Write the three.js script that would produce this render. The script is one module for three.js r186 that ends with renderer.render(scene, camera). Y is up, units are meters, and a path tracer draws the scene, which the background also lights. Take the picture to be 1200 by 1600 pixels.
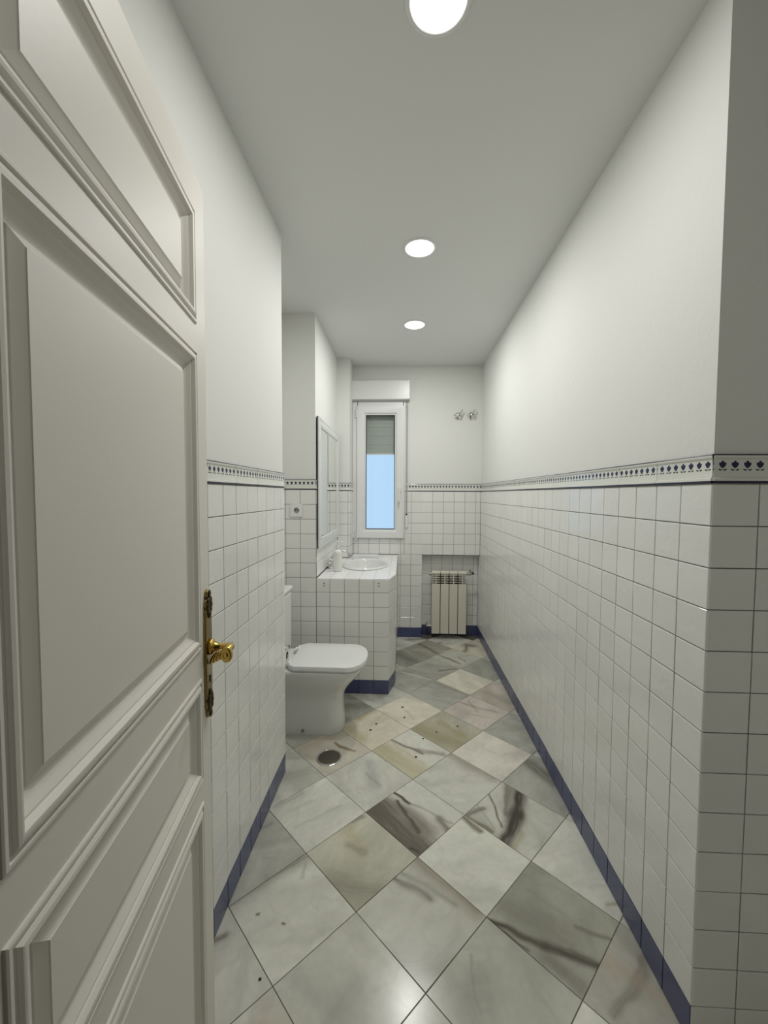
import * as THREE from 'three';
import { RoundedBoxGeometry } from 'three/addons/geometries/RoundedBoxGeometry.js';
import { mergeGeometries, toCreasedNormals } from 'three/addons/utils/BufferGeometryUtils.js';
import { RectAreaLightUniformsLib } from 'three/addons/lights/RectAreaLightUniformsLib.js';
import { Brush, Evaluator, SUBTRACTION } from 'three-bvh-csg';

// ------------------------------------------------------------ camera, sky, exposure
// Room coordinates: X right, Y up, D depth away from the viewer (three.js z = -D).
RectAreaLightUniformsLib.init();
const scene = new THREE.Scene();
const camera = new THREE.PerspectiveCamera(2 * Math.atan(800 / 624.3) * 180 / Math.PI, 0.75, 0.02, 60);
camera.rotation.order = 'YXZ';
camera.position.set(0, 1.395, 0);
camera.rotation.set(-0.0445, 0.048, 0.005);
const renderer = new THREE.WebGLRenderer({ antialias: true });
renderer.toneMapping = THREE.LinearToneMapping;
renderer.toneMappingExposure = 0.77;
renderer.shadowMap.enabled = true;
scene.background = new THREE.Color().setRGB(0.66, 0.97, 1.32);      // even bluish daylight outside the window
const LAMP_NITS = 150, LAMP_COLOR = new THREE.Color().setRGB(1.0, 0.99, 0.95);
const LAMPS = [[0.078, 1.045], [0.073, 2.04], [0.073, 2.937]];

// ------------------------------------------------------------ key dimensions (metres)
const XR = 0.744, XL = -0.586, H = 2.615, DC = 1.001, DL = 1.92, DV = 2.73, DB = 3.86, XM = -0.605;
const T = 0.102, BB = 0.098, TT = 1.424, BT = 1.496;               // tile pitch, baseboard top, tile top, border top
const NICHE_X = 0.18, NICHE_TOP = 0.807, NICHE_D = 3.95, COUNTER = 0.81, COL_D = 3.63, COL_X = -0.49, XREC = -0.88;

// ------------------------------------------------------------ helpers
function rng(seed) { let a = seed >>> 0; return () => { a = a + 0x6D2B79F5 | 0; let t = Math.imul(a ^ a >>> 15, 1 | a); t = t + Math.imul(t ^ t >>> 7, 61 | t) ^ t; return ((t ^ t >>> 14) >>> 0) / 4294967296; }; }
const rand = rng(77);
const taken = new Map();
function numbered(n) { const k = taken.get(n) || 0; taken.set(n, k + 1); return k ? n + '_' + String(k).padStart(3, '0') : n; }
function mesh(name, geo, mat, parent) {
  const m = new THREE.Mesh(geo, mat); m.name = name; m.castShadow = m.receiveShadow = true;
  if (parent) parent.add(m); return m;
}
function group(name, x = 0, y = 0, d = 0, ry = 0) { const g = new THREE.Group(); g.name = numbered(name); g.position.set(x, y, -d); g.rotation.y = ry; scene.add(g); return g; }
function tag(o, label, category, grp) { o.userData.label = label; if (category) o.userData.category = category; if (grp) o.userData.group = grp; return o; }
function structure(o, label) { o.userData.kind = 'structure'; o.userData.label = label; o.userData.category = o.name.split('_')[0]; return o; }
function box(x0, x1, y0, y1, d0, d1) { const g = new THREE.BoxGeometry(x1 - x0, y1 - y0, d1 - d0); g.translate((x0 + x1) / 2, (y0 + y1) / 2, -(d0 + d1) / 2); return uvMetres(g); }
function rbox(w, h, d, r, x = 0, y = 0, z = 0, seg = 2) { const g = new RoundedBoxGeometry(w, h, d, seg, r); g.translate(x, y, z); return g; }
function uvMetres(g) {   // uv = metres on the dominant plane
  const p = g.attributes.position, n = g.attributes.normal, uv = new Float32Array(p.count * 2);
  for (let i = 0; i < p.count; i++) {
    const ax = Math.abs(n.getX(i)), ay = Math.abs(n.getY(i)), az = Math.abs(n.getZ(i));
    if (ay >= ax && ay >= az) { uv[2 * i] = p.getX(i); uv[2 * i + 1] = p.getZ(i); }
    else if (ax >= az) { uv[2 * i] = p.getZ(i); uv[2 * i + 1] = p.getY(i); }
    else { uv[2 * i] = p.getX(i); uv[2 * i + 1] = p.getY(i); }
  }
  g.setAttribute('uv', new THREE.BufferAttribute(uv, 2)); return g;
}
function merge(list) { return mergeGeometries(list.map(g => { const h = g.index ? g.toNonIndexed() : g.clone(); for (const k of Object.keys(h.attributes)) if (!['position', 'normal', 'uv'].includes(k)) h.deleteAttribute(k); return h; })); }
function cyl(r0, r1, h, seg = 24) { return new THREE.CylinderGeometry(r1, r0, h, seg); }
function lathe(pts, seg = 32) { return new THREE.LatheGeometry(pts.map(p => new THREE.Vector2(p[0], p[1])), seg); }
function tube(pts, r, seg = 24, rad = 10) { return new THREE.TubeGeometry(new THREE.CatmullRomCurve3(pts.map(p => new THREE.Vector3(...p))), seg, r, rad, false); }

// value noise
const perm = new Uint16Array(1024); { const r = rng(5); for (let i = 0; i < 1024; i++) perm[i] = Math.floor(r() * 65536); }
function vhash(x, y) { return perm[(perm[(x & 511)] + y) & 1023] / 65536; }
function vnoise(x, y) {
  const xi = Math.floor(x), yi = Math.floor(y); let fx = x - xi, fy = y - yi; fx = fx * fx * (3 - 2 * fx); fy = fy * fy * (3 - 2 * fy);
  const a = vhash(xi, yi), b = vhash(xi + 1, yi), c = vhash(xi, yi + 1), d = vhash(xi + 1, yi + 1);
  return a + (b - a) * fx + (c - a) * fy + (a - b - c + d) * fx * fy;
}
function fbm(x, y, o = 4) { let s = 0, a = 0.5, n = 0; for (let i = 0; i < o; i++) { s += a * vnoise(x, y); n += a; x = x * 2.03 + 17.1; y = y * 2.03 + 9.7; a *= 0.5; } return s / n; }
function dataTex(w, h, fn, srgb) {
  const d = new Uint8Array(w * h * 4);
  for (let y = 0; y < h; y++) for (let x = 0; x < w; x++) { const c = fn(x / w, y / h, x, y), k = 4 * (y * w + x); if (typeof c === 'number') { d[k] = d[k + 1] = d[k + 2] = c * 255; } else { d[k] = c[0]; d[k + 1] = c[1]; d[k + 2] = c[2]; } d[k + 3] = 255; }
  const t = new THREE.DataTexture(d, w, h); t.magFilter = THREE.LinearFilter; t.minFilter = THREE.LinearMipmapLinearFilter; t.generateMipmaps = true;
  t.wrapS = t.wrapT = THREE.RepeatWrapping; if (srgb) t.colorSpace = THREE.SRGBColorSpace; t.needsUpdate = true; return t;
}
function tilingNoise(u, v, f, o, seed) {   // periodic in 0..1 by blending
  const n = (a, b) => fbm(a * f + seed, b * f + seed * 1.7, o);
  const wu = u, wv = v;
  return (n(u, v) * (1 - wu) + n(u - 1, v) * wu) * (1 - wv) + (n(u, v - 1) * (1 - wu) + n(u - 1, v - 1) * wu) * wv;
}
const glazeBump = dataTex(256, 256, (u, v) => tilingNoise(u, v, 9, 2, 3) * 0.85 + tilingNoise(u, v, 40, 2, 9) * 0.15);
const plasterBump = dataTex(512, 512, (u, v) => tilingNoise(u, v, 8, 4, 12) * 0.6 + tilingNoise(u, v, 90, 2, 4) * 0.4);
const paintBump = dataTex(512, 512, (u, v) => tilingNoise(u, v * 0.999, 14, 3, 21) * 0.5 + tilingNoise(u, v, 120, 2, 8) * 0.5);
function rep(t, r) { const c = t.clone(); c.repeat.set(r, r); c.needsUpdate = true; return c; }

// ------------------------------------------------------------ materials
const lin = (r, g, b) => new THREE.Color().setRGB(r, g, b);
const std = (c, o = {}) => new THREE.MeshStandardMaterial({ color: c, roughness: 0.5, metalness: 0, ...o });
const M = {};
M.plaster = std(lin(0.80, 0.805, 0.775), { roughness: 0.85, bumpMap: rep(plasterBump, 1.1), bumpScale: 0.0011 });
M.ceiling = std(lin(0.78, 0.785, 0.765), { roughness: 0.9, bumpMap: rep(plasterBump, 0.9), bumpScale: 0.001 });
M.grout = std(lin(0.17, 0.17, 0.15), { roughness: 0.95 });
M.floorGrout = std(lin(0.13, 0.125, 0.105), { roughness: 0.95 });
M.tiles = [[0.855, 0.855, 0.825], [0.87, 0.87, 0.84], [0.84, 0.838, 0.81], [0.86, 0.855, 0.83]].map(c => new THREE.MeshPhysicalMaterial({ color: lin(...c), roughness: 0.13, bumpMap: rep(glazeBump, 4.5), bumpScale: 0.0012 }));
M.bases = [[0.072, 0.086, 0.195], [0.080, 0.093, 0.192], [0.066, 0.081, 0.186]].map(c => new THREE.MeshPhysicalMaterial({ color: lin(...c), roughness: 0.2, bumpMap: rep(glazeBump, 4.5), bumpScale: 0.0007 }));
M.counter = [[0.90, 0.90, 0.89], [0.89, 0.89, 0.88]].map(c => new THREE.MeshPhysicalMaterial({ color: lin(...c), roughness: 0.17, bumpMap: rep(glazeBump, 4.5), bumpScale: 0.0007 }));
M.door = std(lin(0.76, 0.735, 0.67), { roughness: 0.45, bumpMap: rep(paintBump, 1.6), bumpScale: 0.00025 });
M.pvc = std(lin(0.82, 0.83, 0.82), { roughness: 0.3 });
M.gasket = std(lin(0.03, 0.032, 0.03), { roughness: 0.6 });
M.ceramic = new THREE.MeshPhysicalMaterial({ color: lin(0.80, 0.81, 0.79), roughness: 0.1, clearcoat: 0.5, clearcoatRoughness: 0.05 });
M.seatPlastic = std(lin(0.82, 0.83, 0.81), { roughness: 0.22 });
M.chrome = std(lin(0.72, 0.72, 0.71), { metalness: 1, roughness: 0.12 });
M.steel = std(lin(0.42, 0.40, 0.36), { metalness: 1, roughness: 0.33 });
M.drain = std(lin(0.20, 0.185, 0.16), { metalness: 1, roughness: 0.4 });
M.brass = std(lin(0.62, 0.43, 0.12), { metalness: 1, roughness: 0.2 });
M.brassPlate = std(lin(0.30, 0.23, 0.085), { metalness: 1, roughness: 0.28 });
M.brassDark = std(lin(0.07, 0.05, 0.02), { metalness: 0.8, roughness: 0.4 });
M.mirror = std(lin(0.86, 0.89, 0.87), { metalness: 1, roughness: 0.015 });
M.radiator = std(lin(0.72, 0.695, 0.60), { roughness: 0.35 });
M.black = std(lin(0.015, 0.015, 0.014), { roughness: 0.7 });
M.paper = std(lin(0.85, 0.85, 0.83), { roughness: 0.95 });
M.bottle = std(lin(0.83, 0.83, 0.79), { roughness: 0.3 });
M.shutter = std(lin(0.40, 0.43, 0.40), { roughness: 0.6 });
M.strap = std(lin(0.42, 0.42, 0.40), { roughness: 0.9 });
M.frost = new THREE.MeshPhysicalMaterial({ color: lin(0.95, 0.97, 1.0), roughness: 1.0, transmission: 1, thickness: 0, ior: 1.45 });
M.clear = new THREE.MeshPhysicalMaterial({ color: lin(0.95, 0.97, 0.96), roughness: 0.03, transmission: 1, thickness: 0, ior: 1.45 });
M.glow = new THREE.MeshStandardMaterial({ color: lin(0.9, 0.9, 0.88), emissive: lin(1, 0.99, 0.93), emissiveIntensity: 3.5, roughness: 0.6 });
M.hall = std(lin(0.34, 0.32, 0.28), { roughness: 0.9 });
M.hallFloor = std(lin(0.22, 0.15, 0.09), { roughness: 0.5 });

// ------------------------------------------------------------ tiles
const tileCache = new Map();
function tileGeo(w, h, variant) {     // glazed tile: front face with eased edges, four sides; front at z = 0
  const key = w.toFixed(3) + '|' + h.toFixed(3) + '|' + variant;
  if (tileCache.has(key)) return tileCache.get(key);
  const e = Math.min(0.0022, w * 0.2, h * 0.2), dz = -0.0011, bk = -0.0058, a = w / 2, b = h / 2;
  const loops = [[a - e, b - e, 0], [a - e * 0.35, b - e * 0.35, dz * 0.35], [a, b, dz], [a, b, bk]].map(([x, y, z]) => [[-x, -y, z], [x, -y, z], [x, y, z], [-x, y, z]]);
  const pos = [], uv = [], ou = variant * 0.37, ov = variant * 0.61;
  const put = p => { pos.push(...p); uv.push(p[0] + ou, p[1] + ov); };
  const quad = (p, q, r, s) => { put(p); put(q); put(r); put(p); put(r); put(s); };
  quad(...loops[0]);
  for (let l = 0; l < 3; l++) for (let k = 0; k < 4; k++) { const n = (k + 1) % 4; quad(loops[l][k], loops[l + 1][k], loops[l + 1][n], loops[l][n]); }
  const g = new THREE.BufferGeometry(); g.setAttribute('position', new THREE.Float32BufferAttribute(pos, 3)); g.setAttribute('uv', new THREE.Float32BufferAttribute(uv, 2)); g.computeVertexNormals();
  const c = toCreasedNormals(g, 0.2); tileCache.set(key, c); return c;
}
// frame: o = [X,Y,D] at u=v=0 on the grout plane, U,V,N in room coordinates
function frame(o, U, V, N) {
  const c = a => new THREE.Vector3(a[0], a[1], -a[2]);
  return { o: c(o), U: c(U), V: c(V), N: c(N) };
}
function placeOn(f, m, u, v, n, tilt = 0) {
  const R = new THREE.Matrix4().makeBasis(new THREE.Vector3().crossVectors(f.V, f.N), f.V, f.N);
  m.quaternion.setFromRotationMatrix(R);
  if (tilt) m.quaternion.multiply(new THREE.Quaternion().setFromEuler(new THREE.Euler((rand() - 0.5) * tilt, (rand() - 0.5) * tilt, (rand() - 0.5) * tilt * 0.3)));
  m.position.copy(f.o).addScaledVector(f.U, u).addScaledVector(f.V, v).addScaledVector(f.N, n).sub(m.parent.position);
  return m;
}
const GAP = 0.0026, PROUD = 0.0055;
function lines(a, b, start, step) { const L = [a]; for (let x = start; x < b - 0.004; x += step) if (x > a + 0.004) L.push(x); L.push(b); return L; }
function tileField(parent, f, us, vs, { name = 'tile', mats = M.tiles, skip, limit = 1e9, tilt = 0.011, cut } = {}) {
  const cells = [];
  for (let i = 0; i + 1 < us.length; i++) for (let j = 0; j + 1 < vs.length; j++) { if (skip && skip(us[i], us[i + 1], vs[j], vs[j + 1])) continue; cells.push([us[i], us[i + 1], vs[j], vs[j + 1]]); }
  const rest = [];
  cells.forEach(([u0, u1, v0, v1], k) => {
    const w = u1 - u0 - GAP, h = v1 - v0 - GAP; if (w < 0.006 || h < 0.006) return;
    let g = tileGeo(w, h, Math.floor(rand() * 5)); const mat = mats[Math.floor(rand() * mats.length)];
    const m = mesh(name, g, mat, parent);
    placeOn(f, m, (u0 + u1) / 2, (v0 + v1) / 2, PROUD + (rand() - 0.5) * 0.0006, tilt);
    if (cut) cut(m, u0, u1, v0, v1);
    if (k >= limit) { m.updateMatrix(); rest.push(m.geometry.clone().applyMatrix4(m.matrix)); parent.remove(m); }
  });
  if (rest.length) { const r = mesh(name + '_field', mergeGeometries(rest), mats[0], parent); r.userData.kind = 'stuff'; }
}
// printed border strip: rounded listel tiles with a row of blue flowers
const borderTex = (() => {
  const W = 1024, Hh = 368, c = document.createElement('canvas'); c.width = W; c.height = Hh; const x = c.getContext('2d');
  x.fillStyle = '#e2e3dc'; x.fillRect(0, 0, W, Hh);
  const y = m => Hh * (1 - m / 0.072), px = m => m / 0.2 * W;
  x.fillStyle = '#17143a'; x.fillRect(0, y(0.0715), W, y(0.0668) - y(0.0715)); x.fillRect(0, y(0.0062), W, y(0.0005) - y(0.0062));
  x.fillStyle = '#a9a9a0'; x.fillRect(0, y(0.0595), W, 3); x.fillRect(0, y(0.0150), W, 4);
  for (let k = 0; k < 7; k++) {
    const cx = px((k + 0.5) * 0.2 / 7), b = (m) => y(m);
    x.fillStyle = '#1a1747';
    const el = (dx, m, rx, ry, r) => { x.beginPath(); x.ellipse(cx + px(dx), b(m), px(rx), ry / 0.072 * Hh, r, 0, 7); x.fill(); };
    el(0, 0.0475, 0.0040, 0.0072, 0); el(-0.0046, 0.0455, 0.0035, 0.0052, -0.45); el(0.0046, 0.0455, 0.0035, 0.0052, 0.45); el(0, 0.0415, 0.0055, 0.0040, 0);
    x.fillStyle = '#20291c'; x.fillRect(cx - px(0.0007), b(0.040), px(0.0014), b(0.0315) - b(0.040));
    el(-0.0060, 0.0330, 0.0042, 0.0018, 0.3); el(0.0060, 0.0330, 0.0042, 0.0018, -0.3);
  }
  const t = new THREE.CanvasTexture(c); t.colorSpace = THREE.SRGBColorSpace; t.wrapS = THREE.RepeatWrapping; return t;
})();
M.border = new THREE.MeshPhysicalMaterial({ color: 0xffffff, map: borderTex, roughness: 0.18 });
const borderCache = new Map();
function borderGeo(w, u0) {
  const key = w.toFixed(3) + '|' + u0.toFixed(3); if (borderCache.has(key)) return borderCache.get(key);
  const hh = BT - TT - 0.001;
  const prof = [[0, -0.006], [0, 0.001], [0.0015, 0.0034], [0.0045, 0.0042], [0.0085, 0.0036], [0.0125, 0.0034], [0.0145, 0.0012], [0.017, 0.0005], [0.058, 0.0005], [0.0598, 0.0022], [0.064, 0.0030], [0.0675, 0.0026], [hh - 0.0008, 0.0010], [hh, -0.006]];
  const pos = [], uv = []; const put = (x, y, z) => { pos.push(x, y - hh / 2, z); uv.push((u0 + x + w / 2) / 0.2, y / 0.072); };
  for (let i = 0; i + 1 < prof.length; i++) {
    const [y0, z0] = prof[i], [y1, z1] = prof[i + 1], a = -w / 2, b = w / 2;
    put(a, y0, z0); put(b, y0, z0); put(b, y1, z1); put(a, y0, z0); put(b, y1, z1); put(a, y1, z1);
  }
  for (const s of [-1, 1]) { const x = s * w / 2; for (let i = 1; i + 2 < prof.length; i++) { const A = prof[0], B = prof[i], C = prof[i + 1]; const q = s > 0 ? [A, B, C] : [A, C, B]; for (const p of q) put(x, p[0], p[1]); } }
  const g = new THREE.BufferGeometry(); g.setAttribute('position', new THREE.Float32BufferAttribute(pos, 3)); g.setAttribute('uv', new THREE.Float32BufferAttribute(uv, 2)); g.computeVertexNormals();
  const c = toCreasedNormals(g, 0.6); borderCache.set(key, c); return c;
}
function borderRow(parent, f, us) {
  for (let i = 0; i + 1 < us.length; i++) {
    const w = us[i + 1] - us[i] - 0.0012; if (w < 0.005) continue;
    placeOn(f, mesh('border_tile', borderGeo(w, i === 0 ? 0.2 - w : 0), M.border, parent), (us[i] + us[i + 1]) / 2, (TT + BT) / 2, PROUD + (rand() - 0.5) * 0.0006, 0.004);
  }
}
const ROWS = (y0, y1) => { const L = []; for (let k = 13; k >= 0; k--) { const y = TT - k * T; if (y > y0 + 0.004 && y < y1 - 0.004) L.push(y); } return [y0, ...L, y1]; };
const FULL = ROWS(BB, TT);
function groutPanel(parent, g) { return mesh('grout', g, M.grout, parent); }

// ------------------------------------------------------------ floor: marble tiles laid on the diagonal
const FU = [0.2124, 0.2136], FV = [-0.2200, 0.2070], FO = [-0.1246, 0.0074];
const DK = [92, 86, 74], GY = [148, 149, 138], BL = [62, 57, 48], TAN = [170, 158, 112], OL = [150, 144, 104], WARM = [188, 170, 148], PINK = [205, 198, 187], LG = [182, 182, 172], WH = [226, 225, 214];
const W0 = [214, 214, 203], W1 = [222, 222, 211], W2 = [203, 203, 192], CR = [222, 216, 196], GR = [168, 169, 158];
// strokes: [a0,b0,a1,b1,width,strength,colour]
const SPECIAL = {
  '3,2': { base: W2, s: [[0.96, 0.95, 1.0, 0.1, 0.13, 0.75, [158, 148, 132]], [0.72, 0.95, 0.86, 0.3, 0.045, 0.5, GY], [0.60, 0.98, 0.70, 0.55, 0.05, 0.45, DK], [0.0, 0.25, 0.25, 0.0, 0.22, 0.5, GY]] },
  '4,2': { base: W1, s: [[0.97, 0.98, 0.93, 0.70, 0.045, 0.9, [112, 104, 84]], [0.30, 0.10, 0.05, 0.30, 0.12, 0.25, GY]] },
  '4,3': { base: W1, s: [[0.16, 1.05, 0.10, -0.05, 0.40, 1.0, [106, 98, 86]], [0.42, 0.75, 0.40, 0.2, 0.12, 0.7, [132, 125, 112]], [0.58, 1.0, 0.56, 0.70, 0.035, 0.95, BL], [0.47, 0.86, 0.30, 0.25, 0.03, 0.8, [76, 70, 60]], [0.56, 0.7, 0.74, 0.05, 0.03, 0.55, GY], [0.66, 0.2, 0.60, -0.02, 0.07, 0.7, [120, 112, 102]], [0.04, 0.15, 0.08, 0.05, 0.03, 0.8, BL]] },
  '5,2': { base: W2, s: [[1.05, 0.76, 0.55, 0.50, 0.095, 0.95, BL], [0.55, 0.50, -0.05, 0.36, 0.09, 0.95, BL], [1.0, 0.92, 0.45, 0.60, 0.05, 0.6, DK], [0.62, 1.0, 0.22, 0.55, 0.022, 0.75, DK], [0.32, 1.02, 0.1, 0.6, 0.018, 0.5, GY], [0.05, 0.95, 0.28, 0.85, 0.05, 0.6, DK], [0.0, 1.02, 0.03, 0.6, 0.05, 0.75, [112, 104, 84]], [0.35, 0.28, 0.0, 0.25, 0.03, 0.5, TAN]] },
  '3,3': { base: [206, 204, 186], s: [[0.45, 0.75, 0.52, 0.50, 0.05, 0.55, GY], [0.6, 0.9, 0.5, 0.6, 0.14, 0.3, TAN], [0.0, 0.4, 0.3, 0.0, 0.30, 0.65, [142, 139, 122]], [0.9, 0.95, 0.75, 0.98, 0.05, 0.4, DK]] },
  '2,3': { base: W0, s: [[0.0, 1.0, 0.95, 1.0, 0.11, 0.65, [140, 140, 130]], [0.9, 0.9, 0.75, 0.75, 0.02, 0.35, GY], [0.35, 0.45, 0.36, 0.44, 0.015, 0.8, DK], [0.18, 0.72, 0.19, 0.71, 0.012, 0.8, DK]] },
  '2,2': { base: W2, s: [[0.6, 0.5, 0.2, 0.4, 0.12, 0.25, GY]] },
  '3,1': { base: [192, 193, 180], s: [[0.55, 0.9, 0.25, 0.55, 0.02, 0.4, GY], [0.05, 0.95, 0.5, 0.6, 0.2, 0.25, GY]] },
  '4,1': { base: [170, 170, 157], s: [[-0.02, 1.0, 0.22, 0.45, 0.035, 0.95, [70, 66, 54]], [0.22, 0.45, 0.40, -0.02, 0.05, 0.95, [70, 66, 54]], [0.25, 0.95, 0.42, 0.35, 0.16, 0.45, [128, 127, 114]], [0.60, 0.85, 0.66, 0.42, 0.03, 0.45, GY], [0.60, 0.30, 0.72, 0.0, 0.03, 0.6, [118, 116, 104]], [0.0, 0.85, 0.06, 0.55, 0.02, 0.7, DK], [0.12, 0.35, 0.1, 0.05, 0.1, 0.4, DK]] },
  '5,1': { base: W1, s: [[0.1, 0.15, 0.3, 0.05, 0.03, 0.45, OL], [0.5, 0.15, 0.2, 0.35, 0.03, 0.25, LG]] },
  '5,0': { base: W2, s: [[0.1, 0.9, 0.4, 0.5, 0.1, 0.3, GY]] },
  '4,0': { base: [186, 184, 172], s: [[0.1, 0.75, 0.85, 0.70, 0.06, 0.4, DK], [0.5, 1.0, 0.6, 0.2, 0.1, 0.4, WARM]] },
  '6,2': { base: LG, s: [[0.75, 0.95, 0.55, 0.30, 0.12, 0.85, [118, 116, 106]], [0.95, 0.75, 0.75, 0.2, 0.14, 0.6, GY]] },
  '6,3': { base: [222, 217, 206], s: [[0.5, 0.75, 0.55, 0.3, 0.03, 0.2, LG]] },
  '5,3': { base: W0, s: [[0.95, 0.98, 1.0, 0.2, 0.16, 0.75, [156, 148, 134]], [0.75, 0.65, 0.8, 0.35, 0.06, 0.35, PINK]] },
  '5,4': { base: W1, s: [[0.15, 0.95, 0.18, 0.05, 0.30, 0.8, [189, 181, 146]], [0.48, 1.0, 0.62, 0.35, 0.03, 0.8, [110, 102, 90]], [0.62, 0.45, 0.85, 0.08, 0.06, 0.6, [128, 118, 108]], [0.45, 0.85, 0.4, 0.1, 0.04, 0.4, WARM]] },
  '6,4': { base: [190, 187, 166], s: [[0.05, 0.9, 0.3, 0.1, 0.32, 0.85, [160, 155, 124]], [0.62, 0.75, 0.55, 0.2, 0.10, 0.4, OL], [0.9, 0.8, 0.95, 0.2, 0.15, 0.4, LG]] },
  '5,5': { base: CR, s: [[0.5, 0.98, 0.95, 0.98, 0.12, 0.5, [168, 146, 110]], [0.15, 0.85, 0.1, 0.4, 0.12, 0.4, TAN]] },
  '6,5': { base: [224, 219, 202], s: [[0.45, 0.5, 0.3, 0.2, 0.03, 0.35, WARM], [0.9, 0.9, 0.95, 0.6, 0.1, 0.2, GY]] },
  '4,5': { base: [206, 201, 186], s: [[0.65, 0.62, 0.75, 0.20, 0.035, 0.75, [132, 116, 92]], [0.2, 0.9, 0.6, 0.8, 0.12, 0.35, WARM]] },
  '4,4': { base: W0, s: [[0.75, 0.75, 0.45, 0.30, 0.10, 0.45, [168, 168, 168]], [0.55, 0.6, 0.5, 0.25, 0.03, 0.3, GY]] },
  '3,4': { base: W1, s: [[0.8, 0.32, 0.1, 0.42, 0.03, 0.45, LG], [0.55, 0.7, 0.2, 0.72, 0.05, 0.4, LG], [0.1, 0.95, 0.5, 0.98, 0.08, 0.4, GY]] },
  '2,4': { base: LG, s: [[0.9, 0.75, 0.2, 0.85, 0.05, 0.5, GY], [0.5, 0.3, 0.3, 0.1, 0.15, 0.35, W1]] },
  '3,5': { base: W2, s: [[0.5, 0.5, 0.8, 0.3, 0.15, 0.4, GY]] },
  '1,3': { base: W2, s: [[0.85, 0.75, 0.7, 0.8, 0.04, 0.5, DK]] },
  '7,4': { base: PINK, s: [[0.55, 0.95, 0.75, 0.2, 0.05, 0.55, [158, 142, 132]], [0.75, 0.85, 0.5, 0.5, 0.03, 0.5, [150, 136, 126]], [0.3, 0.6, 0.45, 0.15, 0.02, 0.4, GY]] },
  '7,3': { base: LG, s: [[0.55, 0.85, 0.6, 0.3, 0.12, 0.5, [158, 160, 146]], [0.85, 0.8, 0.8, 0.3, 0.03, 0.5, GY]] },
  '7,5': { base: LG, s: [[0.9, 0.9, 0.98, 0.1, 0.16, 0.7, [144, 144, 134]]] },
  '8,5': { base: [224, 220, 204], s: [[0.5, 0.5, 0.4, 0.3, 0.1, 0.2, PINK]] },
  '8,4': { base: [196, 188, 174], s: [[0.4, 0.8, 0.35, 0.2, 0.15, 0.4, GY]] },
  '7,6': { base: GR, s: [[0.7, 0.9, 0.9, 0.1, 0.03, 0.6, W1], [0.4, 0.6, 0.3, 0.3, 0.1, 0.4, LG]] },
  '8,6': { base: [176, 176, 166], s: [[0.5, 0.3, 0.9, 0.1, 0.05, 0.5, DK]] },
  '8,7': { base: [150, 150, 138], s: [[0.5, 0.8, 0.5, 0.2, 0.2, 0.4, DK]] },
  '9,5': { base: GR, s: [[0.5, 0.5, 0.2, 0.3, 0.15, 0.4, LG]] },
  '9,6': { base: W2, s: [[0.3, 0.95, 0.25, 0.2, 0.05, 0.6, DK], [0.6, 0.5, 0.5, 0.2, 0.03, 0.5, DK]] },
  '9,7': { base: [166, 165, 150], s: [[0.5, 0.9, 0.4, 0.1, 0.08, 0.6, DK]] },
  '6,6': { base: W2, s: [[0.5, 0.6, 0.4, 0.3, 0.15, 0.3, GY]] },
  '5,6': { base: GR, s: [[0.6, 0.5, 0.9, 0.3, 0.2, 0.4, DK]] },
};
const keys = Object.keys(SPECIAL), CELLS = 64;
const cellSpec = keys.map(k => SPECIAL[k]);
{ const r = rng(31); while (cellSpec.length < CELLS) { const b = [W0, W1, W2, LG, CR, [190, 190, 178]][Math.floor(r() * 6)], s = []; for (let k = 0; k < 3; k++) s.push([r(), r(), r(), r(), 0.02 + r() * 0.15, 0.25 + r() * 0.35, [GY, LG, DK, WARM][Math.floor(r() * 4)]]); cellSpec.push({ base: b, s }); } }
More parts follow.
